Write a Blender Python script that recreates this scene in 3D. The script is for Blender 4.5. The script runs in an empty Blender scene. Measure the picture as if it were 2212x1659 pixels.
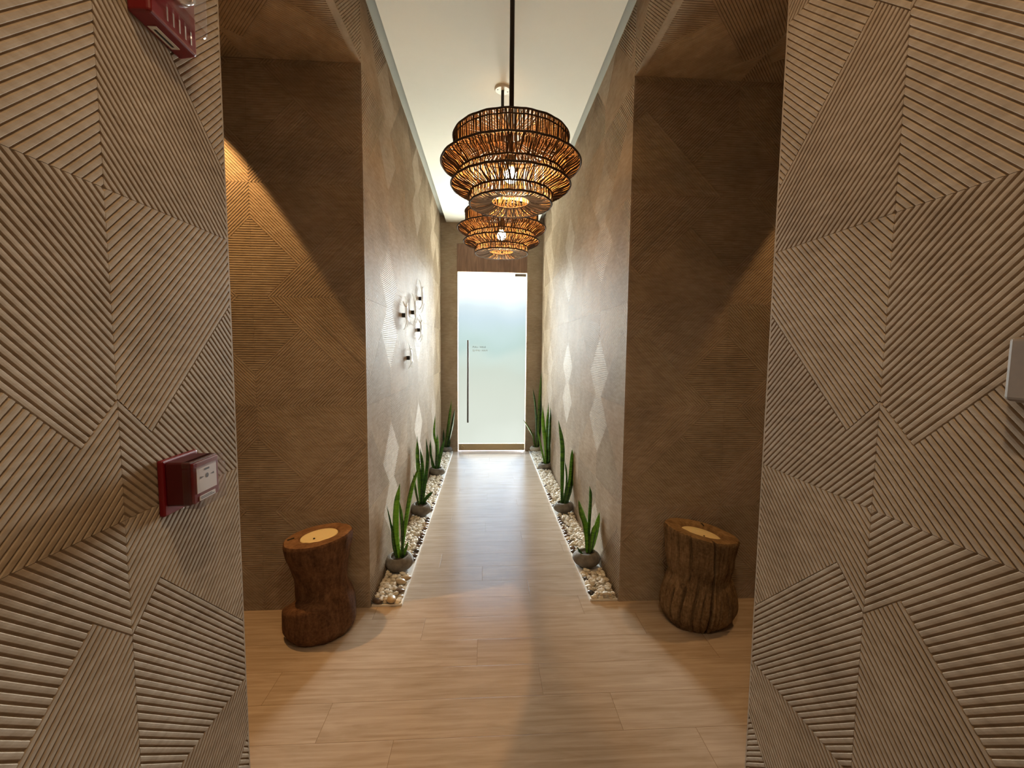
import bpy, bmesh, math, random
from mathutils import Vector, Matrix, noise
PI = math.pi
sc = bpy.context.scene
COL = sc.collection

# ------------------------------------------------------------------ numbers of the place (metres)
XL, XR = 0.672, 0.799           # corridor walls at x = -XL and x = +XR
DF = 2.425                      # end walls of the side passages / start of the narrow corridor
DN = 1.175                      # near edge of the passage openings
DB = 6.285                      # back wall
YB = -1.6                       # wall behind the camera
T = 0.6                         # carved tile
S0 = 1.1845                     # height of a tile joint
ZS = 3.01                       # passage ceiling
ZP, ZC, GAP = 3.312, 3.402, 0.081
DEPTH = 0.0031                  # depth of the carved grooves

# ------------------------------------------------------------------ helpers
def tag(o, label=None, cat=None, group=None, kind=None):
    if label: o['label'] = label
    if cat: o['category'] = cat
    if group: o['group'] = group
    if kind: o['kind'] = kind
    return o

def link(name, me, mat=None, parent=None):
    o = bpy.data.objects.new(name, me)
    COL.objects.link(o)
    if mat is not None and me is not None and not me.materials:
        me.materials.append(mat)
    if parent: o.parent = parent
    return o

def empty(name, loc=(0, 0, 0), rz=0):
    o = bpy.data.objects.new(name, None)
    o.empty_display_size = 0.05
    COL.objects.link(o)
    o.location = loc
    o.rotation_euler = (0, 0, rz)
    return o

class MB:
    """collects vertices and faces for one mesh"""
    def __init__(self): self.v = []; self.f = []; self.mi = []
    def add(self, vs, fs, m=0):
        b = len(self.v)
        self.v.extend(tuple(p) for p in vs)
        self.f.extend(tuple(b + i for i in f) for f in fs)
        self.mi.extend([m] * len(fs))
    def box(self, lo, hi, m=0):
        x0, y0, z0 = lo; x1, y1, z1 = hi
        self.add([(x0,y0,z0),(x1,y0,z0),(x1,y1,z0),(x0,y1,z0),(x0,y0,z1),(x1,y0,z1),(x1,y1,z1),(x0,y1,z1)],
                 [(3,2,1,0),(4,5,6,7),(0,1,5,4),(1,2,6,5),(2,3,7,6),(3,0,4,7)], m)
    def tube(self, pts, rad, n=6, closed=False, m=0, cap=True):
        pts = [Vector(p) for p in pts]
        k = len(pts)
        rads = rad if isinstance(rad, (list, tuple)) else [rad] * k
        ring = []
        prev = None
        for i, p in enumerate(pts):
            if closed: d = pts[(i+1) % k] - pts[i-1]
            else: d = pts[min(i+1, k-1)] - pts[max(i-1, 0)]
            d.normalize()
            a = prev if prev is not None else (Vector((0,0,1)) if abs(d.z) < .9 else Vector((1,0,0)))
            s = d.cross(a)
            if s.length < 1e-6: s = d.orthogonal()
            s.normalize(); a2 = s.cross(d)
            prev = a2
            ring.append([p + s*math.cos(2*PI*j/n)*rads[i] + a2*math.sin(2*PI*j/n)*rads[i] for j in range(n)])
        vs = [q for r in ring for q in r]
        fs = []
        for i in range(k if closed else k-1):
            for j in range(n):
                a = i*n + j; b = i*n + (j+1) % n
                c = ((i+1) % k)*n + (j+1) % n; e = ((i+1) % k)*n + j
                fs.append((a, b, c, e))
        if not closed and cap:
            fs.append(tuple(range(n-1, -1, -1))); fs.append(tuple((k-1)*n + j for j in range(n)))
        self.add(vs, fs, m)
    def lathe(self, prof, n=32, center=(0,0), fn=None, m=0, capb=False, capt=False):
        vs = []
        for i, (r, z) in enumerate(prof):
            for j in range(n):
                th = 2*PI*j/n
                rr, zz = (r, z) if fn is None else fn(r, z, th, i)
                vs.append((center[0] + rr*math.cos(th), center[1] + rr*math.sin(th), zz))
        fs = []
        for i in range(len(prof)-1):
            for j in range(n):
                fs.append((i*n+j, i*n+(j+1) % n, (i+1)*n+(j+1) % n, (i+1)*n+j))
        if capb: fs.append(tuple(range(n-1, -1, -1)))
        if capt: fs.append(tuple((len(prof)-1)*n + j for j in range(n)))
        self.add(vs, fs, m)
    def build(self, name, mat=None, parent=None, smooth=False, merge=False):
        me = bpy.data.meshes.new(name)
        me.from_pydata(self.v, [], self.f)
        if isinstance(mat, (list, tuple)):
            for x in mat: me.materials.append(x)
            me.polygons.foreach_set('material_index', self.mi)
            mat = None
        me.update()
        if merge:
            bm = bmesh.new(); bm.from_mesh(me)
            bmesh.ops.remove_doubles(bm, verts=bm.verts, dist=1e-5)
            bmesh.ops.recalc_face_normals(bm, faces=bm.faces)
            bm.to_mesh(me); bm.free()
        if smooth: me.polygons.foreach_set('use_smooth', [True]*len(me.polygons))
        return link(name, me, mat, parent)

def rounded_box(mb_name, size, r, mat, parent=None, loc=(0,0,0), seg=3):
    bm = bmesh.new()
    bmesh.ops.create_cube(bm, size=1.0)
    bmesh.ops.scale(bm, vec=size, verts=bm.verts)
    bmesh.ops.bevel(bm, geom=list(bm.edges), offset=r, segments=seg, profile=0.5, affect='EDGES')
    bmesh.ops.translate(bm, vec=loc, verts=bm.verts)
    me = bpy.data.meshes.new(mb_name); bm.to_mesh(me); bm.free()
    return link(mb_name, me, mat, parent)

# ------------------------------------------------------------------ materials
class N:
    def __init__(self, name):
        self.m = bpy.data.materials.new(name); self.m.use_nodes = True
        self.t = self.m.node_tree; self.t.nodes.clear()
        self.out = self.t.nodes.new('ShaderNodeOutputMaterial')
    def n(self, typ, **kw):
        nd = self.t.nodes.new(typ)
        for k, v in kw.items():
            if k in nd.inputs: nd.inputs[k].default_value = v
            else: setattr(nd, k, v)
        return nd
    def l(self, a, b): self.t.links.new(a, b)
    def math(self, op, a, b=None, c=None):
        nd = self.t.nodes.new('ShaderNodeMath'); nd.operation = op
        for i, x in enumerate((a, b, c)):
            if x is None: continue
            if isinstance(x, (int, float)): nd.inputs[i].default_value = x
            else: self.l(x, nd.inputs[i])
        return nd.outputs[0]
    def ramp(self, fac, stops):
        nd = self.t.nodes.new('ShaderNodeValToRGB')
        el = nd.color_ramp.elements
        while len(el) < len(stops): el.new(0.5)
        for e, (p, c) in zip(el, stops):
            e.position = p; e.color = (*c, 1) if len(c) == 3 else c
        self.l(fac, nd.inputs[0])
        return nd.outputs[0]
    def bsdf(self, **kw):
        b = self.n('ShaderNodeBsdfPrincipled')
        for k, v in kw.items():
            k2 = k.replace('_', ' ')
            if isinstance(v, (int, float, tuple)):
                b.inputs[k2].default_value = (*v, 1) if isinstance(v, tuple) and len(v) == 3 else v
            else: self.l(v, b.inputs[k2])
        self.l(b.outputs[0], self.out.inputs[0])
        return b

def simple(name, col, rough=.5, metal=0, **kw):
    q = N(name); q.bsdf(Base_Color=col, Roughness=rough, Metallic=metal, **kw); return q.m

def mottled(name, c0, c1, scale=30, rough=.6, bump=0.0, detail=6, stretch=(1,1,1), **kw):
    q = N(name)
    tc = q.n('ShaderNodeTexCoord'); mp = q.n('ShaderNodeMapping'); mp.inputs['Scale'].default_value = stretch
    q.l(tc.outputs['Object'], mp.inputs[0])
    nz = q.n('ShaderNodeTexNoise', Scale=scale, Detail=detail, Roughness=.6); q.l(mp.outputs[0], nz.inputs['Vector'])
    c = q.ramp(nz.outputs[0], [(.3, c0), (.7, c1)])
    b = q.bsdf(Base_Color=c, Roughness=rough, **kw)
    if bump:
        bp = q.n('ShaderNodeBump', Strength=1.0, Distance=bump); q.l(nz.outputs[0], bp.inputs['Height']); q.l(bp.outputs[0], b.inputs['Normal'])
    return q.m

def carved_mat():
    q = N('carved_oak_tile')
    tc = q.n('ShaderNodeTexCoord')
    n1 = q.n('ShaderNodeTexNoise', Scale=3.0, Detail=5.0, Roughness=.6)
    mp = q.n('ShaderNodeMapping'); mp.inputs['Scale'].default_value = (14, 14, 60); mp.inputs['Rotation'].default_value = (.78, .5, 0)
    q.l(tc.outputs['Object'], mp.inputs[0]); q.l(tc.outputs['Object'], n1.inputs['Vector'])
    n2 = q.n('ShaderNodeTexNoise', Scale=1.0, Detail=8.0, Roughness=.65); q.l(mp.outputs[0], n2.inputs['Vector'])
    f = q.math('ADD', q.math('MULTIPLY', n1.outputs[0], .5), q.math('MULTIPLY', n2.outputs[0], .5))
    c = q.ramp(f, [(.3, WALL0), (.5, WALL1), (.7, WALL2)])
    b = q.bsdf(Base_Color=c, Roughness=q.math('ADD', .44, q.math('MULTIPLY', n2.outputs[0], .26)), Specular_IOR_Level=.012)
    bp = q.n('ShaderNodeBump', Strength=.5, Distance=.0008); q.l(n2.outputs[0], bp.inputs['Height']); q.l(bp.outputs[0], b.inputs['Normal'])
    return q.m
WALL0, WALL1, WALL2 = (.262, .204, .148), (.385, .309, .232), (.50, .42, .335)

def floor_mat():
    q = N('plank_floor')
    tc = q.n('ShaderNodeTexCoord'); sp = q.n('ShaderNodeSeparateXYZ'); q.l(tc.outputs['Object'], sp.inputs[0])
    x, y = sp.outputs[0], sp.outputs[1]
    W, LEN = .1885, 1.2
    ry = q.math('DIVIDE', q.math('SUBTRACT', y, 1.56), W)
    row = q.math('FLOOR', ry); fy = q.math('FRACT', ry)
    xs = q.math('DIVIDE', q.math('ADD', q.math('SUBTRACT', x, .55), q.math('MULTIPLY', row, .296)), LEN)
    pl = q.math('FLOOR', xs); fx = q.math('FRACT', xs)
    # joint mask
    dy = q.math('MULTIPLY', q.math('MINIMUM', fy, q.math('SUBTRACT', 1, fy)), W)
    dx = q.math('MULTIPLY', q.math('MINIMUM', fx, q.math('SUBTRACT', 1, fx)), LEN)
    dm = q.math('MINIMUM', dx, dy)
    joint = q.math('LESS_THAN', dm, .0009)
    cmb = q.n('ShaderNodeCombineXYZ'); q.l(row, cmb.inputs[0]); q.l(pl, cmb.inputs[1])
    wn = q.n('ShaderNodeTexWhiteNoise'); q.l(cmb.outputs[0], wn.inputs['Vector'])
    # grain, shifted per plank
    off = q.n('ShaderNodeVectorMath', operation='MULTIPLY_ADD'); q.l(wn.outputs['Color'], off.inputs[0]); off.inputs[1].default_value = (9, 9, 9); q.l(tc.outputs['Object'], off.inputs[2])
    mp = q.n('ShaderNodeMapping'); mp.inputs['Scale'].default_value = (1.5, 34, 1); q.l(off.outputs[0], mp.inputs[0])
    g1 = q.n('ShaderNodeTexNoise', Scale=1.6, Detail=9.0, Roughness=.62, Distortion=.5); q.l(mp.outputs[0], g1.inputs['Vector'])
    mp2 = q.n('ShaderNodeMapping'); mp2.inputs['Scale'].default_value = (1.7, 9, 1); q.l(off.outputs[0], mp2.inputs[0])
    g2 = q.n('ShaderNodeTexNoise', Scale=1.5, Detail=4.0, Roughness=.55, Distortion=1.6); q.l(mp2.outputs[0], g2.inputs['Vector'])
    f = q.math('ADD', q.math('MULTIPLY', g1.outputs[0], .62), q.math('MULTIPLY', g2.outputs[0], .38))
    f = q.math('ADD', f, q.math('MULTIPLY', q.math('SUBTRACT', wn.outputs['Value'], .5), .07))
    c = q.ramp(f, [(.28, (.31, .232, .165)), (.43, (.42, .328, .243)), (.55, (.49, .392, .303)), (.72, (.56, .462, .37))])
    mx = q.n('ShaderNodeMix', data_type='RGBA'); q.l(joint, mx.inputs[0]); q.l(c, mx.inputs[6]); mx.inputs[7].default_value = (.24, .17, .115, 1)
    h = q.math('SUBTRACT', q.math('MULTIPLY', g1.outputs[0], .35), q.math('SUBTRACT', 1, q.math('MINIMUM', q.math('DIVIDE', dm, .003), 1)))
    bp = q.n('ShaderNodeBump', Strength=.42, Distance=.0010); q.l(h, bp.inputs['Height'])
    rg = q.math('ADD', .17, q.math('MULTIPLY', g1.outputs[0], .14))
    q.bsdf(Base_Color=mx.outputs[2], Roughness=rg, Normal=bp.outputs[0])
    return q.m

def board_mat():
    q = N('reddish_wood_board')
    tc = q.n('ShaderNodeTexCoord'); mp = q.n('ShaderNodeMapping'); mp.inputs['Scale'].default_value = (18, 18, 2.2)
    q.l(tc.outputs['Object'], mp.inputs[0])
    nz = q.n('ShaderNodeTexNoise', Scale=1.5, Detail=7.0, Distortion=1.0); q.l(mp.outputs[0], nz.inputs['Vector'])
    q.bsdf(Base_Color=q.ramp(nz.outputs[0], [(.3, (.13, .065, .038)), (.7, (.26, .145, .09))]), Roughness=.45)
    return q.m

def bark_mat(name, c0, c1, c2, streak):
    q = N(name)
    tc = q.n('ShaderNodeTexCoord'); mp = q.n('ShaderNodeMapping'); mp.inputs['Scale'].default_value = (streak, streak, 5)
    q.l(tc.outputs['Object'], mp.inputs[0])
    n1 = q.n('ShaderNodeTexNoise', Scale=1.0, Detail=9.0, Roughness=.7); q.l(mp.outputs[0], n1.inputs['Vector'])
    n2 = q.n('ShaderNodeTexNoise', Scale=9.0, Detail=5.0, Roughness=.6); q.l(tc.outputs['Object'], n2.inputs['Vector'])
    n3 = q.n('ShaderNodeTexNoise', Scale=70.0, Detail=4.0, Roughness=.7); q.l(tc.outputs['Object'], n3.inputs['Vector'])
    f = q.math('ADD', q.math('ADD', q.math('MULTIPLY', n1.outputs[0], .45), q.math('MULTIPLY', n2.outputs[0], .25)), q.math('MULTIPLY', n3.outputs[0], .30))
    b = q.bsdf(Base_Color=q.ramp(f, [(.38, c0), (.5, c1), (.62, c2)]), Roughness=.85, Specular_IOR_Level=.2)
    bp = q.n('ShaderNodeBump', Strength=1.0, Distance=.009); q.l(f, bp.inputs['Height']); q.l(bp.outputs[0], b.inputs['Normal'])
    return q.m

def leaf_mat():
    q = N('snake_plant_leaf')
    tc = q.n('ShaderNodeTexCoord')
    mp = q.n('ShaderNodeMapping'); mp.inputs['Scale'].default_value = (8, 8, 42); q.l(tc.outputs['Object'], mp.inputs[0])
    nz = q.n('ShaderNodeTexNoise', Scale=1.6, Detail=4.0, Distortion=1.2); q.l(mp.outputs[0], nz.inputs['Vector'])
    inf = q.n('ShaderNodeObjectInfo')
    f = q.math('ADD', q.math('MULTIPLY', nz.outputs[0], .7), q.math('MULTIPLY', inf.outputs['Random'], .3))
    c = q.ramp(f, [(.3, (.014, .040, .010)), (.5, (.036, .092, .018)), (.68, (.12, .20, .04))])
    b = q.n('ShaderNodeBsdfPrincipled'); q.l(c, b.inputs['Base Color']); b.inputs['Roughness'].default_value = .38
    tr = q.n('ShaderNodeBsdfTranslucent')
    c2 = q.ramp(f, [(.3, (.05, .13, .012)), (.7, (.36, .50, .05))]); q.l(c2, tr.inputs[0])
    mx = q.n('ShaderNodeMixShader', Fac=.34); q.l(b.outputs[0], mx.inputs[1]); q.l(tr.outputs[0], mx.inputs[2])
    q.l(mx.outputs[0], q.out.inputs[0])
    return q.m

def glass_mat():
    """lightly frosted pane: most daylight passes, some scatters in the etched face"""
    q = N('frosted_pane')
    tp = q.n('ShaderNodeBsdfTransparent'); tp.inputs[0].default_value = (.93, .97, .96, 1)
    tl = q.n('ShaderNodeBsdfTranslucent'); tl.inputs[0].default_value = (.9, .97, .95, 1)
    mx = q.n('ShaderNodeMixShader', Fac=FROST); q.l(tp.outputs[0], mx.inputs[1]); q.l(tl.outputs[0], mx.inputs[2])
    q.l(mx.outputs[0], q.out.inputs[0])
    return q.m
FROST = .004

def emit(name, col, s):
    q = N(name); e = q.n('ShaderNodeEmission', Strength=s); e.inputs[0].default_value = (*col, 1); q.l(e.outputs[0], q.out.inputs[0]); return q.m

def clear_mat(name, tint=(1, 1, 1), f=.25, rough=.08):
    q = N(name)
    tp = q.n('ShaderNodeBsdfTransparent'); tp.inputs[0].default_value = (*tint, 1)
    gl = q.n('ShaderNodeBsdfGlossy', Roughness=rough)
    lw = q.n('ShaderNodeLayerWeight', Blend=f)
    mx = q.n('ShaderNodeMixShader'); q.l(lw.outputs['Facing'], mx.inputs[0]); q.l(tp.outputs[0], mx.inputs[1]); q.l(gl.outputs[0], mx.inputs[2])
    q.l(mx.outputs[0], q.out.inputs[0]); return q.m

M_WALL = carved_mat()
M_FLOOR = floor_mat()
M_PLAIN = mottled('plain_oak_wall', (.22, .16, .11), (.30, .225, .155), 6, .6)
M_CEIL = mottled('ceiling_paint', (.83, .83, .78), (.86, .86, .81), 3, .8)
M_COVE = mottled('cove_paint', (.40, .41, .38), (.44, .45, .42), 3, .8)
M_BOARD = board_mat()
M_PANE = glass_mat()
M_BRASS = mottled('brushed_bronze', (.42, .31, .17), (.52, .40, .24), 20, .35, 0.0, 3, (1, 1, 20), Metallic=.55)
M_STEEL = simple('brushed_steel', (.11, .105, .10), .45, .3)
M_DARKSTEEL = simple('dark_patch_fitting', (.24, .215, .19), .4, .6)
M_INK = simple('grey_vinyl', (.10, .105, .10), .6)
M_INK2 = simple('pale_grey_vinyl', (.46, .49, .46), .6)
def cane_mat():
    """dark rattan, with bulb glow inside and daylight underneath painted into the colour"""
    q = N('rattan_cane_painted_light')
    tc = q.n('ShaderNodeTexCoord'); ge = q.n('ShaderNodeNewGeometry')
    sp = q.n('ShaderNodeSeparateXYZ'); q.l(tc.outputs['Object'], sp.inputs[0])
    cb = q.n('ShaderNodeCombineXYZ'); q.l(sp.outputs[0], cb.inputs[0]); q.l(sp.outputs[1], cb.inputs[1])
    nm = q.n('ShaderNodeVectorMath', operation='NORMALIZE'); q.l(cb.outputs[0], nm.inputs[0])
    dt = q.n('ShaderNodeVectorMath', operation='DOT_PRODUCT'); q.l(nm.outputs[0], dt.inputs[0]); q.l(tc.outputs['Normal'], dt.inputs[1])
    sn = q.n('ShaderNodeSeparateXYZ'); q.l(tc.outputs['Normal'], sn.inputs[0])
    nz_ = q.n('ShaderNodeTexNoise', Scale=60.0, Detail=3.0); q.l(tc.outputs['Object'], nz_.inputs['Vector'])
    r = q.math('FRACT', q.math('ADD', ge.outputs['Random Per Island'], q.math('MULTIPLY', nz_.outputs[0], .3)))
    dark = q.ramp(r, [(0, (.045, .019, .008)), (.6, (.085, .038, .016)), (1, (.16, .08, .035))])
    inner_glow = q.ramp(r, [(0, (.46, .25, .10)), (1, (.68, .42, .19))])  # inward faces lighter: glow of the bulb painted in
    under_daylight = q.ramp(r, [(0, (.15, .115, .09)), (.4, (.40, .33, .27)), (1, (.78, .68, .58))])  # undersides paler: daylight from below painted in
    m1 = q.n('ShaderNodeMix', data_type='RGBA'); q.l(q.math('LESS_THAN', dt.outputs['Value'], -.05), m1.inputs[0]); q.l(dark, m1.inputs[6]); q.l(inner_glow, m1.inputs[7])
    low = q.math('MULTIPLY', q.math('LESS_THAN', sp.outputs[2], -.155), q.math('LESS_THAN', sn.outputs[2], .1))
    m2 = q.n('ShaderNodeMix', data_type='RGBA'); q.l(low, m2.inputs[0]); q.l(m1.outputs[2], m2.inputs[6]); q.l(under_daylight, m2.inputs[7])
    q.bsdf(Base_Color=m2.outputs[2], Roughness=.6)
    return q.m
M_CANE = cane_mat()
M_HOOP = simple('dark_rattan_hoop', (.045, .022, .012), .6)
M_ROD = simple('dark_bronze_rod', (.028, .020, .015), .4, .5)
M_CANOPY = simple('cream_canopy_plate', (.74, .70, .62), .45)
M_SCREW = simple('screw_head', (.12, .11, .10), .4, .8)
M_BULB = emit('glowing_bulb', (1.0, .56, .21), 340.0)
M_SOCKET = simple('lamp_socket', (.03, .025, .02), .5)
M_BARKL = bark_mat('reddish_trunk_wood', (.045, .020, .010), (.125, .060, .030), (.22, .118, .060), 26)
M_BARKR = bark_mat('weathered_trunk_wood', (.055, .033, .017), (.185, .116, .060), (.32, .215, .12), 40)
M_CUTL = bark_mat('trunk_end_grain', (.12, .058, .027), (.21, .11, .055), (.31, .175, .09), 14)
M_WAX = simple('cream_candle_wax', (.86, .72, .42), .45, Subsurface_Weight=.2)
M_WICK = simple('burnt_wick', (.02, .015, .01), .9)
M_LEAF = leaf_mat()
M_SOIL = mottled('potting_grit', (.03, .022, .016), (.10, .08, .06), 120, .95, .004)
M_POT = mottled('grey_stone_pot', (.115, .100, .082), (.235, .212, .18), 22, .85, .004)
M_POT2 = mottled('beige_stone_pot', (.36, .31, .23), (.50, .44, .34), 18, .85, .003)
def stone_mat(name, a, b, rough):
    q = N(name); inf = q.n('ShaderNodeObjectInfo'); ge = q.n('ShaderNodeNewGeometry')
    r = q.math('FRACT', q.math('ADD', inf.outputs['Random'], ge.outputs['Random Per Island']))
    q.bsdf(Base_Color=q.ramp(r, [(0, a), (1, b)]), Roughness=rough); return q.m
M_PEB = stone_mat('white_gravel', (.60, .52, .39), (.84, .79, .69), .7)
M_RIVER = stone_mat('dark_river_stone', (.035, .026, .020), (.20, .12, .07), .28)
M_TAN = stone_mat('tan_river_stone', (.42, .29, .15), (.58, .46, .30), .35)
M_WHITE = simple('white_edging', (.82, .80, .76), .5)
M_RED = simple('red_alarm_plastic', (.17, .004, .008), .38)
M_DRED = simple('dark_red_plastic', (.075, .003, .005), .4)
M_CLEAR = clear_mat('clear_plastic_cover', (.93, .90, .93), .18, .12)
M_LABELW = simple('printed_white_label', (.72, .68, .60), .5)
M_BLACK = simple('black_print', (.02, .02, .02), .6)
M_BLK = simple('black_cube_mount', (.012, .010, .009), .5)
def resin_mat():
    q = N('white_translucent_resin')
    b = q.n('ShaderNodeBsdfPrincipled'); b.inputs['Base Color'].default_value = (.92, .92, .91, 1); b.inputs['Roughness'].default_value = .18
    t = q.n('ShaderNodeBsdfTranslucent'); t.inputs[0].default_value = (.95, .95, .94, 1)
    m = q.n('ShaderNodeMixShader', Fac=.45); q.l(b.outputs[0], m.inputs[1]); q.l(t.outputs[0], m.inputs[2]); q.l(m.outputs[0], q.out.inputs[0])
    return q.m
M_FIG = resin_mat()
M_BROWN = mottled('wood_toned_cover', (.16, .118, .08), (.22, .165, .115), 12, .6)
M_DARK = simple('dark_brown_trim', (.02, .015, .011), .7)
M_CHROME = simple('chrome_slot', (.85, .85, .9), .1, 1.0)

# ------------------------------------------------------------------ carved wall tiles
def tile_polys():
    w0, a0 = .125, .305
    w = (1 + w0 - a0) / 2; v = a0 + w
    xc, yc = .8725, .2525; yr = yc + 1 - xc; xb = xc - yc
    A = [(0, a0), (w, v), (w0, 1), (0, 1)]
    C = [(w0, 1), (w, v), (xc, yc), (1, yr), (1, 1)]
    B = [(0, 0), (xb, 0), (xc, yc), (w, v), (0, a0)]
    D = [(xb, 0), (1, 0), (1, yr), (xc, yc)]
    pd = .925 / 31
    specs = [(A, lambda a, b: b, 1.0, (1 - a0) / 33), (C, lambda a, b: a + b, 1 + w0, .03),
             (B, lambda a, b: b - a, a0, pd), (D, lambda a, b: b - a, a0, pd)]
    d = DEPTH
    bands = [(-.075, .075, -d, -d), (.075, .15, -d, -.32*d), (.15, .22, -.32*d, -.05*d), (.22, .5, -.05*d, 0), (.5, .78, 0, -.05*d), (.78, .85, -.05*d, -.32*d), (.85, .925, -.32*d, -d)]
    out = []
    for poly, tf, t0, p in specs:
        ts = [tf(*q) for q in poly]
        k0 = math.floor((min(ts) - t0) / p) - 1; k1 = math.ceil((max(ts) - t0) / p) + 1
        for k in range(k0, k1):
            for (e0, e1, h0, h1) in bands:
                ta, tb = t0 + (k + e0) * p, t0 + (k + e1) * p
                pts = [(q[0], q[1], 0.0) for q in poly]
                pts = clip(pts, lambda q: tf(q[0], q[1]) - ta)
                pts = clip(pts, lambda q: tb - tf(q[0], q[1]))
                s = .0007
                pts = clip(pts, lambda q: q[0] - s); pts = clip(pts, lambda q: 1 - s - q[0])
                pts = clip(pts, lambda q: q[1] - s); pts = clip(pts, lambda q: 1 - s - q[1])
                if len(pts) < 3: continue
                pts2 = []
                for q in pts:
                    f = min(1, max(0, (tf(q[0], q[1]) - ta) / (tb - ta)))
                    pts2.append((q[0], q[1], h0 + (h1 - h0) * f))
                out.append((pts2, max(h0, h1) > -d * .99))
    return out

def clip(pts, f):
    if not pts: return pts
    out = []
    n = len(pts)
    ds = [f(q) for q in pts]
    for i in range(n):
        a, b = pts[i], pts[(i+1) % n]; da, db = ds[i], ds[(i+1) % n]
        if da >= 0: out.append(a)
        if (da > 1e-9 and db < -1e-9) or (da < -1e-9 and db > 1e-9):
            t = da / (da - db)
            out.append(tuple(a[k] + (b[k] - a[k]) * t for k in range(3)))
    return out if len(out) >= 3 else []

TILE = tile_polys()

def carve(mb, O, u, v, n, rect, uA, vN, rim=.005, back=.03):
    """carved tiles over rect (u0,u1,v0,v1) of the plane O + u*U + v*V; tops of the ribs lie on the plane"""
    O, u, v, n = Vector(O), Vector(u), Vector(v), Vector(n)
    U0, U1, V0, V1 = rect
    P = lambda a, b, h: O + u*a + v*b + n*h
    # body: ground of the grooves, flat rim, sides
    r = rim
    ring0 = [(U0, V0), (U1, V0), (U1, V1), (U0, V1)]
    ring1 = [(U0+r, V0+r), (U1-r, V0+r), (U1-r, V1-r), (U0+r, V1-r)]
    vs = [P(a, b, 0) for a, b in ring0] + [P(a, b, 0) for a, b in ring1] + [P(a, b, -DEPTH) for a, b in ring1] + [P(a, b, -back) for a, b in ring0]
    fs = []
    for i in range(4):
        j = (i+1) % 4
        fs += [(i, j, 4+j, 4+i), (4+i, 4+j, 8+j, 8+i), (12+i, 12+j, j, i)]
    fs += [(8, 9, 10, 11), (15, 14, 13, 12)]
    mb.add(vs, fs)
    u0, u1, v0, v1 = U0+r, U1-r, V0+r, V1-r
    i0, i1 = math.floor((u0-uA)/T), math.ceil((u1-uA)/T)
    j0, j1 = math.floor((v0-vN)/T), math.ceil((v1-vN)/T)
    V, F = mb.v, mb.f
    nf = 0
    for i in range(i0, i1):
        for j in range(j0, j1):
            fa, fb = i % 2 != 0, j % 2 != 0
            ua, vb = uA + i*T, vN + j*T
            inside = ua >= u0 and ua + T <= u1 and vb >= v0 and vb + T <= v1
            for pts, raised in TILE:
                q = [(ua + T*((1-a) if fa else a), vb + T*((1-b) if fb else b), h) for a, b, h in pts]
                if not inside:
                    q = clip(q, lambda s: s[0]-u0); q = clip(q, lambda s: u1-s[0])
                    q = clip(q, lambda s: s[1]-v0); q = clip(q, lambda s: v1-s[1])
                    if len(q) < 3: continue
                if not raised: continue
                b0 = len(V)
                for s in q: V.append(tuple(P(*s)))
                F.append(tuple(range(b0, b0+len(q)))); nf += 1
                for k in range(len(q)):
                    s0, s1 = q[k], q[(k+1) % len(q)]
                    if abs(s0[2]-s1[2]) > 1e-6:       # an end of a rib: close it down to the ground
                        b1 = len(V)
                        V.extend([tuple(P(s0[0], s0[1], -DEPTH)), tuple(P(s1[0], s1[1], -DEPTH))])
                        F.append((b0+k, b1, b1+1, b0+(k+1) % len(q))); nf += 1
    mb.mi.extend([0]*nf)

Xa, Ya, Za = (1,0,0), (0,1,0), (0,0,1)
mb = MB()
L0 = (-XL, 0, 0); nL = (1,0,0)
carve(mb, L0, Ya, Za, nL, (YB, DN, 0, ZC), .814+T, S0)
carve(mb, L0, Ya, Za, nL, (DN, DF, ZS, ZC), DF+T, S0)
carve(mb, L0, Ya, Za, nL, (DF, DB, 0, ZC), DF+T, S0, .004, .006)
tag(mb.build('wall_left', M_WALL), kind='structure')
mb = MB()
R0 = (XR, 0, 0); nR = (-1,0,0)
carve(mb, R0, Ya, Za, nR, (YB, DN, 0, ZC), .82+T, S0)
carve(mb, R0, Ya, Za, nR, (DN, DF, ZS, ZC), DF+T, S0+T)
carve(mb, R0, Ya, Za, nR, (DF, DB, 0, ZC), DF+T, S0+T, .004, .006)
tag(mb.build('wall_right', M_WALL), kind='structure')
# end walls of the two side passages
XE = 3.0
mb = MB(); carve(mb, (0, DF, 0), Xa, Za, (0,-1,0), (-XE, -XL-.006, 0, ZS+.06), -XL-T, S0, .003)
tag(mb.build('wall_left_passage_end', M_WALL), kind='structure')
mb = MB(); carve(mb, (0, DF, 0), Xa, Za, (0,-1,0), (XR+.006, XE, 0, ZS+.06), XR+T, S0+T, .003)
tag(mb.build('wall_right_passage_end', M_WALL), kind='structure')
# passage ceilings (same carved tiles)
mb = MB(); carve(mb, (0, 0, ZS), Xa, Ya, (0,0,-1), (-XE, -XL-.03, DN, DF-.0005), -XL, DF)
tag(mb.build('ceiling_left_passage', M_WALL), kind='structure')
mb = MB(); carve(mb, (0, 0, ZS), Xa, Ya, (0,0,-1), (XR+.03, XE, DN, DF-.0005), XR, DF)
tag(mb.build('ceiling_right_passage', M_WALL), kind='structure')
for nm, x0, x1, xe in (('left', -XE, -XL-.03, -XE), ('right', XR+.03, XE, XE)):
    mb = MB(); mb.box((x0, DN-.12, 0), (x1, DN, ZS))
    tag(mb.build('wall_%s_passage_near' % nm, M_PLAIN), kind='structure')
    mb = MB(); mb.box((min(xe, xe*1.04), DN-.12, 0), (max(xe, xe*1.04), DF+.03, ZS+.03))
    tag(mb.build('wall_%s_passage_far' % nm, M_PLAIN), kind='structure')
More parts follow.
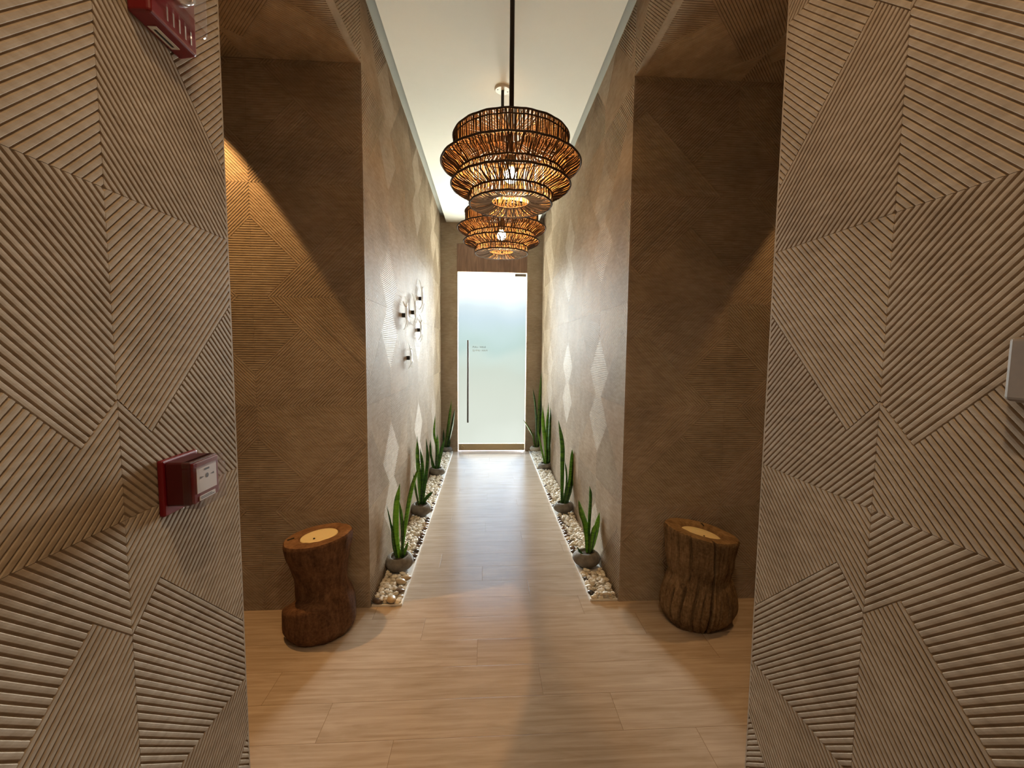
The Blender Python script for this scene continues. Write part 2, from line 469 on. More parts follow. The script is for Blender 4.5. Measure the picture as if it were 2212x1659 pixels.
# back wall round the door
DX0, DX1, DZ = -.431, .576, 2.624
mb = MB()
B0 = (0, DB, 0); nB = (0,-1,0)
carve(mb, B0, Xa, Za, nB, (-XL, DX0, 0, ZC), -XL, S0)
carve(mb, B0, Xa, Za, nB, (DX1, XR, 0, ZC), -XL, S0)
carve(mb, B0, Xa, Za, nB, (DX0, DX1, DZ+.40, ZC), -XL, S0)
for lo, hi in (((-XL-.1, DB+.012, 0), (DX0, DB+.14, ZC+.05)), ((DX1, DB+.012, 0), (XR+.1, DB+.14, ZC+.05)), ((DX0, DB+.012, DZ), (DX1, DB+.14, ZC+.05))):
    mb.box(lo, hi)
tag(mb.build('wall_back', M_WALL), kind='structure')
mb = MB(); mb.box((DX0-.008, DB-.004, DZ), (DX1-.004, DB+.012, DZ+.39))
tag(mb.build('trim_1', M_BOARD), kind='structure')
mb = MB(); mb.box((-XL-.1, YB-.1, 0), (XR+.1, YB, ZC))
tag(mb.build('wall_front', M_PLAIN), kind='structure')
# floor and ceilings
mb = MB(); mb.box((-XE-.1, YB-.1, -.06), (XE+.1, DB+.14, 0))
tag(mb.build('floor', M_FLOOR), kind='structure')
mb = MB(); mb.box((-XL+GAP, YB, ZP), (XR-GAP, DB-.004, ZC))
mb.box((-.40, 5.83, ZP-.0015), (-.10, 5.834, ZP)); mb.box((-.40, 6.12, ZP-.0015), (-.10, 6.124, ZP))
mb.box((-.40, 5.83, ZP-.0015), (-.396, 6.124, ZP)); mb.box((-.104, 5.83, ZP-.0015), (-.10, 6.124, ZP))
tag(mb.build('ceiling', M_CEIL), kind='structure')
mb = MB(); mb.box((-XL-.1, YB-.1, ZC), (XR+.1, DB+.14, ZC+.06))
tag(mb.build('ceiling_cove', M_COVE), kind='structure')
# ------------------------------------------------------------------ the glass door
door = empty('door_1', (0, DB+.02, 0)); tag(door, kind='structure')
PX0, PX1 = DX0+.016, DX1-.012
mb = MB(); mb.box((PX0, 0, .112), (PX1, .012, DZ-.012)); mb.build('pane', M_PANE, door)
rail = rounded_box('bottom_rail', (PX1-PX0, .05, .098), .004, M_BRASS, door, ((PX0+PX1)/2, .006, .062))
mb = MB()
mb.lathe([(.0, 0), (.030, 0), (.030, .006), (.022, .010), (.012, .010), (.010, .006), (0, .006)], 24)
lk = mb.build('lock_rosette', M_BRASS, rail, smooth=True); lk.location = (PX0+.055, -.019, .056); lk.rotation_euler = (PI/2, 0, 0)
pf = rounded_box('patch_fitting', (.162, .034, .040), .003, M_DARKSTEEL, door, (.48, .006, DZ-.034))
mb = MB()
mb.tube([(-.279, -.055, .436), (-.279, -.055, 1.643)], .0135, 16)
for z in (.62, 1.46): mb.tube([(-.279, -.055, z), (-.279, 0, z)], .008, 10)
mb.build('door_handle', M_STEEL, door, smooth=False)
def text_mesh(name, body, size, mat, parent, flip=False, extrude=.0004):
    cu = bpy.data.curves.new(name, 'FONT'); cu.body = body; cu.size = size; cu.extrude = extrude; cu.align_x = 'CENTER'; cu.align_y = 'CENTER'
    ob = bpy.data.objects.new(name + '_src', cu); COL.objects.link(ob)
    dg = bpy.context.evaluated_depsgraph_get(); dg.update()
    me = bpy.data.meshes.new_from_object(ob.evaluated_get(dg))
    bpy.data.objects.remove(ob); bpy.data.curves.remove(cu)
    if flip: me.transform(Matrix.Scale(-1, 4, (1, 0, 0)))
    me.materials.clear()
    o = link(name, me, mat, parent)
    o.rotation_euler = (PI/2, 0, 0)
    return o
t = text_mesh('lettering', 'PULL / HALE', .036, M_INK, door); t.location = (-.117, -.0012, 1.545)
t = text_mesh('lettering', 'PUSH / EMPUJE', .034, M_INK2, door, True); t.location = (-.107, -.0008, 1.494)

# ------------------------------------------------------------------ rattan pendant lamps
def canes(name, prof, count, rad, parent, jitter=.35, seed=0, wav=.0):
    rg = random.Random(seed)
    mb = MB()
    for i in range(count):
        th = 2*PI*(i + rg.uniform(-jitter, jitter))/count
        ph = rg.uniform(0, 2*PI); tw = rg.uniform(-1, 1)*2*PI/count*.9
        pts = []
        k = len(prof)-1
        for j, (r, z) in enumerate(prof):
            s = j/k
            a = th + tw*s + wav*math.sin(ph + s*4)*2*PI/count
            rr = r + rg.uniform(-.0015, .0015)
            pts.append((rr*math.cos(a), rr*math.sin(a), z))
        rr = rad*rg.uniform(.75, 1.2)
        mb.tube(pts, rr, 4, cap=False)
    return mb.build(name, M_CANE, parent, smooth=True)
def hoop(name, r, z, rad, parent):
    mb = MB(); mb.tube([(r*math.cos(2*PI*i/72), r*math.sin(2*PI*i/72), z + .0012*math.sin(i*1.7)) for i in range(72)], rad, 6, closed=True)
    return mb.build(name, M_HOOP, parent, smooth=True)
def curve(a, b, n, bulge):
    """profile from a=(r,z) to b with a sideways bulge"""
    out = []
    for i in range(n+1):
        s = i/n
        out.append((a[0] + (b[0]-a[0])*s + bulge*math.sin(PI*s), a[1] + (b[1]-a[1])*s))
    return out
def make_lamp(x, y, zrim, label):
    root = empty('pendant_lamp', (x, y, zrim)); tag(root, label, 'pendant lamp', 'woven rattan pendants along the corridor ceiling')
    # z is relative to the widest rim
    dt = canes('shade_drum', curve((.256, .112), (.250, -.01), 4, .002), 196, .0027, root, seed=1)
    hoop('hoop', .258, .112, .0045, dt); hoop('hoop', .257, .092, .003, dt)
    tc = canes('shade_cap', curve((.256, .112), (.05, .120), 4, 0), 110, .0036, root, seed=2)
    hoop('hoop', .05, .12, .005, tc)
    f1 = canes('shade_upper_flare', [(.252, .012), (.285, .010), (.311, 0), (.296, -.016), (.262, -.034), (.242, -.052)], 212, .0027, root, seed=3, wav=.6)
    hoop('hoop', .312, .0, .0048, f1)
    nk = canes('shade_neck', [(.242, -.052), (.238, -.062), (.243, -.076), (.258, -.088), (.267, -.092)], 190, .0026, root, seed=4, wav=.5)
    hoop('hoop', .242, -.052, .0042, nk)
    f2 = canes('shade_lower_flare', [(.267, -.092), (.255, -.104), (.222, -.116), (.196, -.124), (.187, -.132)], 184, .0026, root, seed=5, wav=.7)
    hoop('hoop', .268, -.092, .0048, f2)
    co = canes('shade_collar', curve((.187, -.132), (.184, -.172), 3, .003), 140, .0026, root, seed=6)
    hoop('hoop', .188, -.132, .0042, co)
    bo = canes('shade_bottom', [(.184, -.172), (.160, -.176), (.130, -.172), (.097, -.164), (.087, -.158)], 128, .0027, root, seed=7, wav=.3)
    hoop('hoop', .186, -.172, .0045, bo); hoop('hoop', .087, -.158, .0035, bo)
    mb = MB(); mb.tube([(0, 0, .0), (0, 0, ZP - zrim - .006)], .0105, 16); mb.build('rod', M_ROD, root, smooth=False)
    mb = MB(); mb.lathe([(.0, ZP-zrim-.016), (.050, ZP-zrim-.016), (.056, ZP-zrim-.010), (.056, ZP-zrim)], 40)
    cn = mb.build('canopy', M_CANOPY, root)
    for a in (.3, .3+PI):
        mb = MB(); mb.lathe([(0, -.0025), (.0042, -.0025), (.005, 0)], 12)
        s = mb.build('screw', M_SCREW, cn); s.location = (.036*math.cos(a), .036*math.sin(a), ZP-zrim-.016)
    mb = MB(); mb.lathe([(.010, .055), (.02, .05), (.02, -.004), (.017, -.01), (.0, -.01)], 20); mb.build('socket', M_SOCKET, root)
    mb = MB()
    for a in range(4):
        c, s = math.cos(a*PI/2+.4), math.sin(a*PI/2+.4)
        mb.tube([(.018*c, .018*s, .05), (.254*c, .254*s, .109)], .003, 6)
    mb.build('spider_arm', M_ROD, root)
    mb = MB(); pr = []
    for i in range(13):
        a = PI*i/12
        pr.append((max(.0005, .031*math.sin(a)) if i < 9 else max(.015, .031*math.sin(a)), -.046 - .031*math.cos(a)))
    mb.lathe(pr, 24); mb.build('bulb', M_BULB, root, smooth=True)
    return root
make_lamp(.103, 2.0, 2.338, 'large woven rattan pendant lamp with four tiers, nearest the side openings')
make_lamp(.098, 3.11, 2.363, 'tiered rattan pendant lamp behind the nearest one, closer to the glass door')

# ------------------------------------------------------------------ tree stumps with candles
def nz(x, y, z): return noise.noise(Vector((x, y, z)))
def stump_left():
    cx, cy = -.888, 2.245
    n, rows = 96, 60
    R = lambda z: None
    top_c, top_z = Vector((0, 0)), .522
    def prof(th, s):
        # s 0 bottom .. 1 top ; front-left lobe has a sawn ledge near s=.36
        z = s*top_z
        front = max(0, math.cos(th - math.radians(248)))
        waist = .139 + .034*(max(0, s-.5)/.5)**1.3 - .060*front**1.5*max(0, min(1, 1-(z-.19)/.26))       # towards the viewer and to the left
        side = max(0, math.cos(th - math.radians(352)))
        zl = .175 + .045*math.cos(th - math.radians(300))
        base = .186 - .035*max(0, (.06-z)/.06)**2
        k = 1/(1+math.exp((z-zl)/.0055)) * min(1, front*1.5)
        k2 = 1/(1+math.exp((z-.225)/.022)) * min(1, side*1.35 + .1)
        r = waist + (base-waist)*max(k, k2*.85)
        r += .006*nz(math.cos(th)*2.2, math.sin(th)*2.2, z*5) + .003*nz(math.cos(th)*9, math.sin(th)*9, z*9)
        return r
    vs = []
    for i in range(rows+1):
        s = i/rows
        for j in range(n):
            th = 2*PI*j/n
            r = prof(th, s)
            if s > .965: r -= .010*((s-.965)/.035)**2
            sy = .93
            x = r*math.cos(th); y = r*sy*math.sin(th)
            z = s*top_z + (.115*x + .0*y)*max(0, s-.35)/.65
            vs.append((x, min(y, .168), z))
    fs = []
    for i in range(rows):
        for j in range(n): fs.append((i*n+j, i*n+(j+1) % n, (i+1)*n+(j+1) % n, (i+1)*n+j))
    fs.append(tuple(range(n-1, -1, -1)))
    root = empty('tree_stump', (cx, cy, 0))
    tag(root, 'reddish brown tree stump with stepped base, beside the gravel strip under the wall sculptures', 'stump')
    m = MB(); m.add(vs, fs); m.build('trunk', M_BARKL, root, smooth=True)
    # cut top with the well for the candle
    def topz(x, y): return top_z + .115*x
    vs = []; prof2 = [(1.0, 0), (.85, .003), (.60, .002), (.565, -.004), (.56, -.020), (.0, -.020)]
    edge = [(vs0) for vs0 in [(prof(2*PI*j/n, 1)-.010) for j in range(n)]]
    for q, (k, dz) in enumerate(prof2):
        for j in range(n):
            th = 2*PI*j/n
            r = edge[j]*k if q < 2 else (.172*k + (0 if q > 2 else .004*nz(math.cos(th)*4, math.sin(th)*4, 3)))
            x = r*math.cos(th) + (.006 if q > 1 else 0); y = min(r*.93*math.sin(th), .168)
            vs.append((x, y, topz(x, y) + dz + (.003*nz(x*30, y*30, 0) if 0 < q < 3 else 0)))
    fs = []
    for i in range(len(prof2)-1):
        for j in range(n): fs.append((i*n+j, i*n+(j+1) % n, (i+1)*n+(j+1) % n, (i+1)*n+j))
    m = MB(); m.add(vs, fs); m.build('sawn_top', M_CUTL, root, smooth=True)
    # small knot notch
    m = MB(); m.tube([(-.145, -.03, topz(-.145, 0)+.002), (-.118, -.012, topz(-.118, 0)+.004)], [.006, .004], 8)
    m.build('crack', M_WICK, root)
    c = empty('candle', (cx+.006, cy, 0)); tag(c, 'round cream candle sunk in the top of the reddish stepped stump', 'candle')
    rr = .0935
    vs = []; pr = [(0.0, -.010), (.20, -.009), (.5, -.005), (.85, -.001), (.97, 0), (1.0, -.004), (1.0, -.019)]
    for k, dz in pr:
        for j in range(48):
            th = 2*PI*j/48; x = rr*k*math.cos(th); y = rr*.93*k*math.sin(th)
            ox, oy = -.02*(1-k), -.02*(1-k)
            vs.append((x+ox, y+oy, topz(x+ox+.006, y) + dz - .0008))
    fs = []
    for i in range(len(pr)-1):
        for j in range(48): fs.append((i*48+j, i*48+(j+1) % 48, (i+1)*48+(j+1) % 48, (i+1)*48+j))
    m = MB(); m.add(vs, fs); m.build('wax', M_WAX, c, smooth=True)
    m = MB(); m.tube([(-.02, -.02, topz(-.02, 0)-.012), (-.018, -.021, topz(-.02, 0)-.006)], [.006, .005], 8); m.build('wick', M_WICK, c)

def stump_right():
    cx, cy = 1.196, 2.245
    n, rows = 320, 72
    top_z = .515
    cracks = [(math.radians(268), .010, .030, 0, 1), (math.radians(243), .008, .016, 0, .55), (math.radians(227), .008, .014, .5, 1),
              (math.radians(226), .008, .016, .05, .5), (math.radians(300), .008, .012, 0, .42), (math.radians(318), .007, .012, 0, .38),
              (math.radians(208), .007, .012, .1, .45), (math.radians(207), .007, .012, .6, 1), (math.radians(284), .006, .008, 0, .4), (math.radians(335), .006, .01, .3, 1),
              (math.radians(256), .006, .010, 0, .5), (math.radians(192), .006, .01, .1, .9)]
    def prof(th, s):
        z = s*top_z
        r = .178 + .020*max(0, (s-.62)/.38)**1.2 + .028*math.exp(-((s-.22)/.17)**2) - .030*max(0, (.14-s)/.14)**1.5
        r += .010*math.cos(2*(th - math.radians(20))) - .015*math.exp(-((s-.53)/.07)**2)
        r += .010*nz(math.cos(th)*2.4+3, math.sin(th)*2.4, z*4) + .005*nz(math.cos(th)*11, math.sin(th)*11, z*5) + .0022*nz(math.cos(th)*30, math.sin(th)*30, z*11)
        for a, w, d, s0, s1 in cracks:
            aa = a + .09*math.sin(s*5.0 + a) + .03*nz(s*9, a, 0)
            k = (th - aa + PI) % (2*PI) - PI
            e = min(1, max(0, (s-s0)/.06), max(0, (s1-s)/.06)) if s1 < 1 else min(1, max(0, (s-s0)/.06) if s0 > 0 else 1)
            e = max(0, e)
            r -= 1.5*d*e*math.exp(-(k*.19/(w*.55))**2)
            r += .22*d*e*math.exp(-((abs(k)*.19-1.6*w)/w)**2)
        return r
    def topz(x, y): return top_z - .20*x
    vs = []
    for i in range(rows+1):
        s = i/rows
        for j in range(n):
            th = 2*PI*j/n; r = prof(th, s)
            if s > .97: r -= .008*((s-.97)/.03)**2
            x = r*math.cos(th); y = r*.87*math.sin(th)
            z = s*top_z - .20*x*max(0, s-.3)/.7
            vs.append((x, min(y, .168), z))
    fs = []
    for i in range(rows):
        for j in range(n): fs.append((i*n+j, i*n+(j+1) % n, (i+1)*n+(j+1) % n, (i+1)*n+j))
    fs.append(tuple(range(n-1, -1, -1)))
    root = empty('tree_stump', (cx, cy, 0))
    tag(root, 'weathered cracked tree stump with furrowed grey brown sides, splitting at its front', 'stump')
    m = MB(); m.add(vs, fs); m.build('trunk', M_BARKR, root, smooth=True)
    vs = []; pr = [(1.0, 0), (.86, .003), (.66, .001), (.615, -.006), (.60, -.034), (0, -.034)]
    for q, (k, dz) in enumerate(pr):
        for j in range(n):
            th = 2*PI*j/n
            e = prof(th, 1)-.008
            r = e*k if q < 2 else .178*k + (.006*nz(math.cos(th)*3, math.sin(th)*3, 7) if q < 4 else 0)
            x = r*math.cos(th); y = min(r*.87*math.sin(th), .168)
            vs.append((x, y, topz(x, y)+dz+(.003*nz(x*30, y*30, 2) if 0 < q < 3 else 0)))
    fs = []
    for i in range(len(pr)-1):
        for j in range(n): fs.append((i*n+j, i*n+(j+1) % n, (i+1)*n+(j+1) % n, (i+1)*n+j))
    m = MB(); m.add(vs, fs); m.build('sawn_top', M_CUTR, root, smooth=True)
    m = MB(); m.tube([(.06, .085, topz(.06, 0)+.002), (.063, .11, topz(.063, 0)+.003), (.062, .14, topz(.06, 0)-.002)], [.003, .0045, .003], 6)
    m.build('crack', M_WICK, root)
    c = empty('candle', (cx, cy, 0)); tag(c, 'round cream candle sunk in the top of the weathered cracked stump', 'candle')
    rr = .1055
    vs = []; pr = [(0.0, -.026), (.3, -.024), (.6, -.021), (.95, -.017), (1.0, -.020), (1.0, -.033)]
    for k, dz in pr:
        for j in range(48):
            th = 2*PI*j/48; x = rr*k*math.cos(th); y = rr*.87*k*math.sin(th)
            vs.append((x, y, topz(x, y) + dz))
    fs = []
    for i in range(len(pr)-1):
        for j in range(48): fs.append((i*48+j, i*48+(j+1) % 48, (i+1)*48+(j+1) % 48, (i+1)*48+j))
    m = MB(); m.add(vs, fs); m.build('wax', M_WAX, c, smooth=True)
    m = MB(); m.tube([(.01, -.015, topz(.01, 0)-.028), (.011, -.016, topz(.01, 0)-.021)], [.005, .004], 8); m.build('wick', M_WICK, c)
M_CUTR = bark_mat('weathered_end_grain', (.13, .075, .034), (.25, .155, .075), (.36, .24, .125), 16)
stump_left(); stump_right()

# ------------------------------------------------------------------ stone pots with snake plants
LEAVES = {
'L1': [([(-0.588, 0.059), (-0.61, 0.263), (-0.608, 0.448), (-0.586, 0.596)], 0.0444), ([(-0.58, 0.064), (-0.548, 0.313), (-0.501, 0.569), (-0.438, 0.747)], 0.0296), ([(-0.565, 0.064), (-0.563, 0.314), (-0.577, 0.499)], 0.0247), ([(-0.595, 0.059), (-0.624, 0.169), (-0.641, 0.315), (-0.674, 0.474)], 0.0148), ([(-0.57, 0.059), (-0.558, 0.116), (-0.534, 0.189)], 0.0237), ([(-0.6, 0.059), (-0.621, 0.18), (-0.637, 0.325)], 0.0256)],
'L2': [([(-0.599, 0.068), (-0.614, 0.321), (-0.632, 0.524), (-0.626, 0.719)], 0.0527), ([(-0.592, 0.068), (-0.576, 0.389), (-0.597, 0.618)], 0.0343), ([(-0.583, 0.067), (-0.551, 0.32), (-0.532, 0.524), (-0.542, 0.706)], 0.033), ([(-0.609, 0.068), (-0.634, 0.226), (-0.655, 0.403)], 0.0198), ([(-0.583, 0.067), (-0.545, 0.156), (-0.481, 0.221)], 0.033)],
'L3': [([(-0.599, 0.047), (-0.594, 0.351), (-0.621, 0.51), (-0.606, 0.739)], 0.0313), ([(-0.613, 0.047), (-0.661, 0.244), (-0.706, 0.448)], 0.0313), ([(-0.596, 0.047), (-0.581, 0.279), (-0.58, 0.51)], 0.0435), ([(-0.578, 0.047), (-0.551, 0.243), (-0.49, 0.475)], 0.0435), ([(-0.622, 0.047), (-0.647, 0.137), (-0.69, 0.28)], 0.0244)],
'L4': [([(-0.592, 0.044), (-0.558, 0.392), (-0.508, 0.781)], 0.047), ([(-0.575, 0.044), (-0.504, 0.37), (-0.461, 0.641)], 0.0384), ([(-0.61, 0.044), (-0.626, 0.197), (-0.621, 0.36)], 0.0299), ([(-0.563, 0.044), (-0.541, 0.131), (-0.526, 0.207)], 0.0299)],
'R1': [([(0.715, 0.053), (0.698, 0.275), (0.669, 0.374), (0.64, 0.467)], 0.0461), ([(0.718, 0.053), (0.717, 0.286), (0.725, 0.483), (0.718, 0.564)], 0.0225), ([(0.736, 0.053), (0.765, 0.208), (0.788, 0.384)], 0.0461), ([(0.722, 0.053), (0.74, 0.208), (0.759, 0.329)], 0.0461), ([(0.698, 0.053), (0.659, 0.104), (0.622, 0.16)], 0.0133)],
'R2': [([(0.703, 0.06), (0.7, 0.423), (0.695, 0.639), (0.655, 0.866)], 0.044), ([(0.724, 0.06), (0.77, 0.307), (0.795, 0.48), (0.786, 0.602)], 0.0481), ([(0.729, 0.06), (0.785, 0.278), (0.88, 0.523)], 0.0385), ([(0.713, 0.06), (0.741, 0.307), (0.716, 0.51)], 0.0193), ([(0.739, 0.06), (0.772, 0.205), (0.783, 0.336)], 0.0413), ([(0.706, 0.06), (0.699, 0.133), (0.693, 0.206)], 0.0138)],
'R3': [([(0.743, 0.045), (0.739, 0.3), (0.7, 0.572), (0.687, 0.823)], 0.0489), ([(0.751, 0.045), (0.745, 0.455), (0.763, 0.861)], 0.0376), ([(0.771, 0.045), (0.779, 0.475), (0.856, 0.794)], 0.0376), ([(0.77, 0.045), (0.785, 0.182), (0.855, 0.319)], 0.0527), ([(0.732, 0.045), (0.685, 0.28), (0.633, 0.533)], 0.0263)],
'R4': [([(0.74, 0.042), (0.714, 0.631), (0.671, 0.947)], 0.0311), ([(0.748, 0.042), (0.770, 0.677), (0.785, 1.184)], 0.0533), ([(0.744, 0.042), (0.736, 0.335), (0.728, 0.609)], 0.0444), ([(0.725, 0.042), (0.664, 0.267), (0.535, 0.484)], 0.0266), ([(0.720, 0.042), (0.693, 0.175), (0.686, 0.324)], 0.0311), ([(0.752, 0.042), (0.78, 0.45), (0.785, 0.835)], 0.0488)],
}
def spline(P, n):
    pts = [Vector(p) for p in P]
    pts = [pts[0]*2 - pts[1]] + pts + [pts[-1]*2 - pts[-2]]
    out = []
    m = len(pts)-3
    for i in range(n+1):
        s = i/n*m; k = min(int(s), m-1); t = s-k
        p0, p1, p2, p3 = pts[k:k+4]
        out.append(.5*((2*p1) + (p2-p0)*t + (2*p0-5*p1+4*p2-p3)*t*t + (3*p1-p0-3*p2+p3)*t**3))
    return out
def plant(key, x, y, r, h, mat, label, seed):
    rg = random.Random(seed)
    root = empty('potted_snake_plant', (x, y, .004)); tag(root, label, 'plant', 'snake plants in stone pots along the gravel strips')
    n = 48
    ro = r*.62
    prof = []
    for i in range(15):
        a = -PI/2 + PI*i/14*.86
        prof.append((max(r*math.cos(a), r*.30 if i == 0 else 0), h*.5*(1+math.sin(a))))
    prof = [p for p in prof if p[0] > ro or p[1] < h*.5]
    prof += [(ro*1.02, prof[-1][1]+.003), (ro*.93, prof[-1][1]+.002), (ro*.90, h*.80), (ro*.9, h*.62)]
    def fn(rr, z, th, i):
        k = 1 + .055*nz(math.cos(th)*1.3+seed*3, math.sin(th)*1.3, z*9) + .02*nz(math.cos(th)*5, math.sin(th)*5+seed, z*30)
        return rr*k, z*(1 + .05*math.cos(th-seed))
    mb = MB(); mb.lathe(prof, n, fn=fn, capb=True)
    mb.build('pot', mat, root, smooth=True)
    mb = MB()
    mb.lathe([(ro*.92, h*.70), (ro*.6, h*.735), (0.001, h*.75)], 32, fn=lambda rr, z, th, i: (rr, z + .004*nz(rr*60*math.cos(th), rr*60*math.sin(th), seed)))
    mb.build('soil', M_SOIL, root, smooth=True)
    for q, (P, W) in enumerate(LEAVES[key]):
        dy0 = rg.uniform(-.35, .35)*ro; dy1 = rg.uniform(-.05, .035)
        zt = P[-1][1]
        pts = []
        for (px, pz) in P:
            s = (pz - P[0][1])/max(.01, zt-P[0][1])
            lim = lambda v: max(-XL+.012, min(XR-.012, v))
            pts.append((lim(px)-x, dy0 + (dy1-dy0)*s*s, max(pz, h*.62)))
        C = spline(pts, 14)
        mb = MB(); vs = []
        tw0 = rg.uniform(-.5, .5); tw1 = tw0 + rg.uniform(-.6, .6)
        for i, c in enumerate(C):
            s = i/14
            w = W*.45*(.42 + .58*math.sin(PI*min(1, .12+.75*s)))*(1 if s < .72 else max(.02, 1-((s-.72)/.28)**1.8))
            d = (C[min(i+1, 14)] - C[max(i-1, 0)]).normalized()
            side = Vector((1, 0, 0)); side = (side - d*side.dot(d)).normalized()
            nn = d.cross(side)
            a = tw0 + (tw1-tw0)*s
            sd = side*math.cos(a) + nn*math.sin(a); n2 = d.cross(sd)
            w /= max(.72, math.cos(a)); th = .0016
            wv = .0015*math.sin(s*22+q)
            ctr = c + Vector((0, 0, 0))
            vs += [ctr - sd*w + n2*(w*.35+wv), ctr - n2*th, ctr + sd*w + n2*(w*.35-wv), ctr + n2*th*1.2]
        fs = []
        for i in range(14):
            for j in range(4): fs.append((i*4+j, i*4+(j+1) % 4, (i+1)*4+(j+1) % 4, (i+1)*4+j))
        fs.append((56, 57, 58, 59))
        mb.add(vs, fs)
        lf = mb.build('leaf', M_LEAF, root, smooth=True)
    return root
plant('L1', -.592, 2.85, .098, .120, M_POT, 'snake plant in grey pot, frontmost on the strip under the wall sculptures', 1)
plant('L2', -.592, 3.81, .093, .128, M_POT, 'second snake plant from the front on the strip under the wall sculptures', 2)
plant('L3', -.592, 5.03, .097, .118, M_POT, 'third snake plant from the front on the strip under the wall sculptures', 3)
plant('L4', -.589, 6.17, .090, .105, M_POT, 'upright snake plant beside the door, last on the strip under the wall sculptures', 4)
plant('R1', .700, 2.85, .096, .122, M_POT, 'short broad-leaved snake plant, frontmost on the strip opposite the wall sculptures', 5)
plant('R2', .715, 3.83, .092, .120, M_POT, 'dark-leaved snake plant second from the front on the strip opposite the wall sculptures', 6)
plant('R3', .738, 5.24, .091, .110, M_POT, 'yellow-green snake plant third from the front on the strip opposite the wall sculptures', 7)
plant('R4', .725, 6.18, .088, .105, M_POT2, 'tallest snake plant, in a pale beige pot beside the glass door', 8)

# ------------------------------------------------------------------ gravel strips
def rock(seed, size, flat, smooth_stone):
    rg = random.Random(seed)
    bm = bmesh.new()
    bmesh.ops.create_icosphere(bm, subdivisions=2 if smooth_stone else 1, radius=1)
    off = Vector((rg.uniform(0, 50), rg.uniform(0, 50), rg.uniform(0, 50)))
    for v in bm.verts:
        k = 1 + (.16 if smooth_stone else .42)*noise.noise(v.co*(.8 if smooth_stone else 1.3) + off)
        v.co *= k
        v.co.z *= flat; v.co.x *= 1.15
    bmesh.ops.scale(bm, vec=(size,)*3, verts=bm.verts)
    return bm
def rock_mesh(name, seed, size, flat, sm, mat):
    bm = rock(seed, size, flat, sm)
    me = bpy.data.meshes.new(name); bm.to_mesh(me); bm.free()
    if sm: me.polygons.foreach_set('use_smooth', [True]*len(me.polygons))
    me.materials.append(mat)
    return me
PEB = [rock_mesh('pebble_shape', 100+i, .0165, .72, False, M_PEB) for i in range(9)]
RIV = [rock_mesh('river_stone_shape', 200+i, .0175, .62, True, M_RIVER) for i in range(6)]
TAN = [rock_mesh('tan_stone_shape', 300+i, .019, .66, True, M_TAN) for i in range(4)]
rg = random.Random(11)
POTS = {'L': [(-.592, 2.85, .098), (-.592, 3.81, .093), (-.592, 5.03, .097), (-.589, 6.17, .09)],
        'R': [(.700, 2.85, .096), (.715, 3.83, .092), (.738, 5.24, .091), (.725, 6.18, .088)]}
FRONT = (
    (-.640, 2.452, .024, RIV[1], 1.5, 'river_stone', 'dark brown stone at the outer front corner of the strip under the wall sculptures', 'stone'),
    (-.560, 2.462, .030, TAN[1], 1.75, 'tan_stone', 'amber brown oval stone at the front end of the strip under the wall sculptures', 'stone'),
    (-.528, 2.545, .030, RIV[3], 1.4, 'river_stone', 'blue black stone near the front edge of the strip under the wall sculptures', 'stone'),
    (-.540, 2.635, .040, TAN[2], 1.6, 'tan_stone', 'pale tan stone against the front of the first pot under the wall sculptures', 'stone'),
    (-.515, 2.690, .030, TAN[0], 1.4, 'tan_stone', 'tan stone at the edge below the first pot under the wall sculptures', 'stone'))
